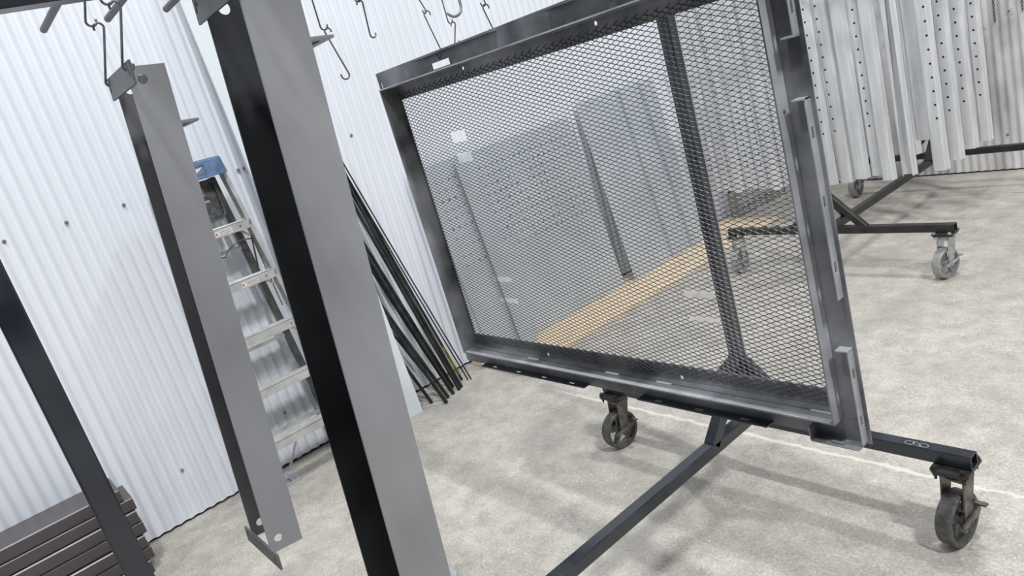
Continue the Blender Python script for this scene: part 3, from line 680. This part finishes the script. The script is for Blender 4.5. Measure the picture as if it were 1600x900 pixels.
# ================================================================ GREY SHEETS + PLYWOOD ALONG THE WALL
m = MB(); m.plate([(-4.04, 2.38), (-3.50, 2.38), (-3.50, 5.35), (-4.04, 5.35)], [], .018, XY(.001)); o = m.build('plywood_sheet', M['ply'], bevel=.001)
top(o, 'tan plywood sheet lying on the floor along the white wall under the grey sheets', 'plywood')
def sheet(name, y0, y1, ztop, xb, xt, ribs, perf, lab, z0=.021, thick=.003, curl=0):
    """formed sheet leaning on the wall; ribs: list of (y, depth) folds, vertical"""
    pr = [(y0, .0)]
    for (yy, w_, d_) in ribs: pr += [(yy-w_/2, 0), (yy-w_/2+.006, d_), (yy+w_/2-.006, d_), (yy+w_/2, 0)]
    pr += [(y1-.001, 0)]
    if curl: pr += [(y1+curl*.3, -.02), (y1+curl*.6, -.06), (y1+curl*.7, -.10)]
    m = MB(); H = ztop-z0
    def X(z, d): return xb+(xt-xb)*(z-z0)/H + d
    segs = list(zip(pr, pr[1:]))
    for (ya, da), (yb, db) in segs:
        holes = []
        if perf and abs(da-db) < 1e-4 and (yb-ya) > .1:
            nx = int((yb-ya-.04)/.052)
            for i in range(nx):
                for j in range(10): holes.append(circ((i+.5)*.052+.02, H-.12-.062*j, .0075, 6))
        L = math.hypot(yb-ya, db-da); e1 = Vector((db-da, yb-ya, 0))/L; e2 = Vector(((xt-xb)/H, 0, 1)); nn = e1.cross(Vector((0, 0, 1))).normalized()
        mat = Matrix(((e1.x, e2.x, nn.x, X(z0, da)), (e1.y, e2.y, nn.y, ya), (0, 1, nn.z, z0), (0, 0, 0, 1)))
        m.plate(rect(0, L, 0, H), holes, thick, mat)
    o = m.build(name, M['grey_sheet']); top(o, lab, 'metal sheet', 'grey metal sheets leaning on the white wall')
sheet('grey_metal_sheet', 2.36, 2.80, 1.335, -3.885, -4.055, [(2.46, .05, .012)], True, 'grey perforated metal sheet standing furthest left behind the mesh, with a rounded right edge', curl=-.0)
sheet('grey_metal_sheet', 2.80, 3.80, 1.330, -3.905, -4.060, [], True, 'wide grey perforated metal sheet in the middle behind the mesh')
sheet('grey_metal_sheet', 3.875, 4.76, 1.40, -3.86, -4.03, [(4.33, .07, -.03), (4.58, .08, -.035)], False, 'taller grey ribbed metal sheet at the right end behind the mesh')
m = MB()  # rounded rolled edge in front of the joint
for k in range(1):
    rings = []
    for z in (.021, 1.325):
        x = -3.862-.155*(z-.021)/1.304
        rings.append([(x+.045*math.sin(a)+.012, 2.785-.055+.055*(-math.cos(a)) if False else 2.79-.10*(1-a/(PI/2)), z) for a in (PI/2*i/8 for i in range(9))] + [(x-.0, 2.792, z)])
    m.loft(rings, closed=True)
top(m.build('grey_metal_sheet', M['grey_sheet'], smooth=40), 'narrow curved grey sheet standing in front of the joint between the perforated sheets', 'metal sheet', 'grey metal sheets leaning on the white wall')
m = MB(); m.plate([(0, .0), (.30, 0), (.30, .66), (0, .66)], [], .008, Matrix(((0, 0, 1, -3.74), (1, 0, 0, 0), (0, 1, 0, 0), (0, 0, 0, 1)))) if False else None

# ================================================================ HANGING GALVANISED STRIPS
def strip(x, y, zb, wd, hole_off, lab, depth=.030, holes=True, notch=False, nh=20, hz=.745):
    zt = 2.02; m = MB(); wf = wd*.56; hole_off = max(-wf/2+.010, min(wf/2-.010, hole_off))
    prof = [(-wd/2, .004), (-wd*.44, 0), (-wd*.40, -depth*.45), (-wd*.35, -depth*.85), (-wf/2, -depth)]
    t = .0025
    def side(s_):
        pts = [(s_*px, py) for px, py in prof]
        for z0, z1 in ((zb, zt),):
            ra = [(x+px, y+py, z0) for px, py in pts]; rb = [(x+px, y+py, z1) for px, py in pts]
            ra2 = [(x+px, y+py+t, z0) for px, py in pts][::-1]; rb2 = [(x+px, y+py+t, z1) for px, py in pts][::-1]
            m.loft([ra+ra2, rb+rb2])
    side(1); side(-1)
    hs = []
    if holes: hs = [circ(x+hole_off, hz+.0853*k, .0075, 10) for k in range(int((zt-.04-hz)/.0853)+1)]
    if notch: hs.append(circ(x, zb+.02, .008, 8))
    m.plate(rect(x-wf/2, x+wf/2, zb, zt), hs, t, XZ(y-depth))
    m.plate(rect(x-wd/2, x+wd/2, zb+.004, zt), [], .002, XZ(y+.0045))  # back sheet added to close the strip, so its holes look dark
    o = m.build('galvanised_strip', M['galv'], smooth=35); top(o, lab, 'metal strip', 'galvanised strips hanging on the far rack')
    m = MB(); m.sweep([(x, y-.014, zt-.02), (x, y-.014, 2.02), (x, y, 2.06), (x, y, 2.115)], .003, 6)
    c = m.build('hanger', M['wire'], smooth=True); c.data.transform(Matrix.Translation(-Vector(o.location))); c.parent = o
st = [(-2.797, 4.955, .372, .112, .020, 1, 'first right of the mesh frame, with holes'),
      (-2.700, 5.01, .365, .112, -.022, 1, 'second right of the mesh frame, with holes'),
      (-2.585, 5.00, .388, .110, 0, 0, 'third right of the mesh frame, without holes'),
      (-2.488, 5.03, .395, .088, .0, 1, 'fourth right of the mesh frame, narrow with holes'),
      (-2.398, 4.99, .366, .100, 0, 0, 'fifth to the right of the mesh frame, plain'),
      (-2.385, 5.35, .44, .120, 0, 0, 'short one behind the fifth, set back'),
      (-2.262, 4.99, .388, .100, .026, 1, 'notched at its foot, left of the brace triangle'),
      (-2.063, 4.99, .408, .102, .022, 1, 'just right of the brace triangle'),
      (-2.050, 5.20, .415, .100, .0, 1, 'second right of the brace triangle'),
      (-2.055, 5.45, .420, .100, .0, 1, 'third right of the brace triangle'),
      (-2.010, 5.60, .430, .085, .0, 1, 'furthest right, nearest the bare old wall')]
for x, y, zb, wd, ho, hl, d in st:
    strip(x, y, zb, wd, ho, 'galvanised strip on the far rack, ' + d, holes=bool(hl), notch=('notch' in d))
strip(-2.165, 5.06, .600, .125, 0, 'galvanised strip on the far rack, broad one ending above the brace triangle', holes=False)
for k in range(9):
    x = -2.935-.113*k; y = 5.02+.012*((k*5) % 3)
    strip(x, y, .345+.01*(k % 3), .112, (.018 if k % 3 else -.02), 'galvanised strip on the far rack, seen through the mesh, %s' % ['first left of the frame edge', 'second left of the frame edge', 'third left of the frame edge', 'fourth left of the frame edge', 'fifth left of the frame edge', 'sixth left of the frame edge', 'seventh left of the frame edge', 'third from the left end', 'nearest the dark rack post'][k], holes=(k % 4 != 3), hz=.56)

# ================================================================ BY THE BACK CORNER
m = MB()
xa, xb_, y0, y1 = -3.945, -3.955, 5.44, 6.16
for i in range(int((y1-y0)/.036)):
    for j in range(12):
        if (i+j) % 2: continue
        ya = y0+i*.036; z = .02+j*.018
        for s_ in (1, -1):
            if 0 <= j+s_ <= 12: m.tube((xa, ya, z), (xa, ya+.036, z+s_*.018), .004, .004, .001, up=(1, 0, 0), hollow=False)
m.box(xa-.004, xa+.004, y0, y1, .0, .022); m.box(xa-.004, xa+.004, y0, y1, .226, .24)
m.box(xa-.004, xa+.004, y0-.01, y0, 0, .24); m.box(xa-.004, xa+.004, y1, y1+.01, 0, .24)
top(m.build('mesh_screen', M['cage']), 'low screen of old grey mesh standing by the wall in the back corner', 'mesh screen')
m = MB(); m.box(-3.99, -3.93, 5.36, 5.42, 0, .235); top(m.build('short_post', M['cage'], bevel=.003), 'short pale post at the left end of the low mesh screen', 'post')
m = MB(); m.box(-4.08, -4.055, 5.50, 5.515, 0, .22); top(m.build('corner_strip', M['foam'], bevel=.001), 'narrow black strip upright on the white wall by the mesh screen', 'strip')
def chain(x, z0, n, lab):
    m = MB(); y = WY-.020
    for k in range(n):
        zc = z0+.016*k; c, s_ = (1, 0) if k % 2 else (0, 1)
        pts = [(x+.006*math.cos(a)*c, y+.006*math.cos(a)*s_, zc+.0115*math.sin(a)) for a in (2*PI*i/12 for i in range(13))]
        m.sweep(pts, .0022, 5, caps=False)
    top(m.build('chain', M['chain'], smooth=True), lab, 'chain', 'chains on the old wall')
chain(-2.138, 1.128, 28, 'longer dark chain hanging on the old grey wall beside the strips')
chain(-1.962, 1.165, 26, 'dark chain at the right edge of the photo on the old grey wall')
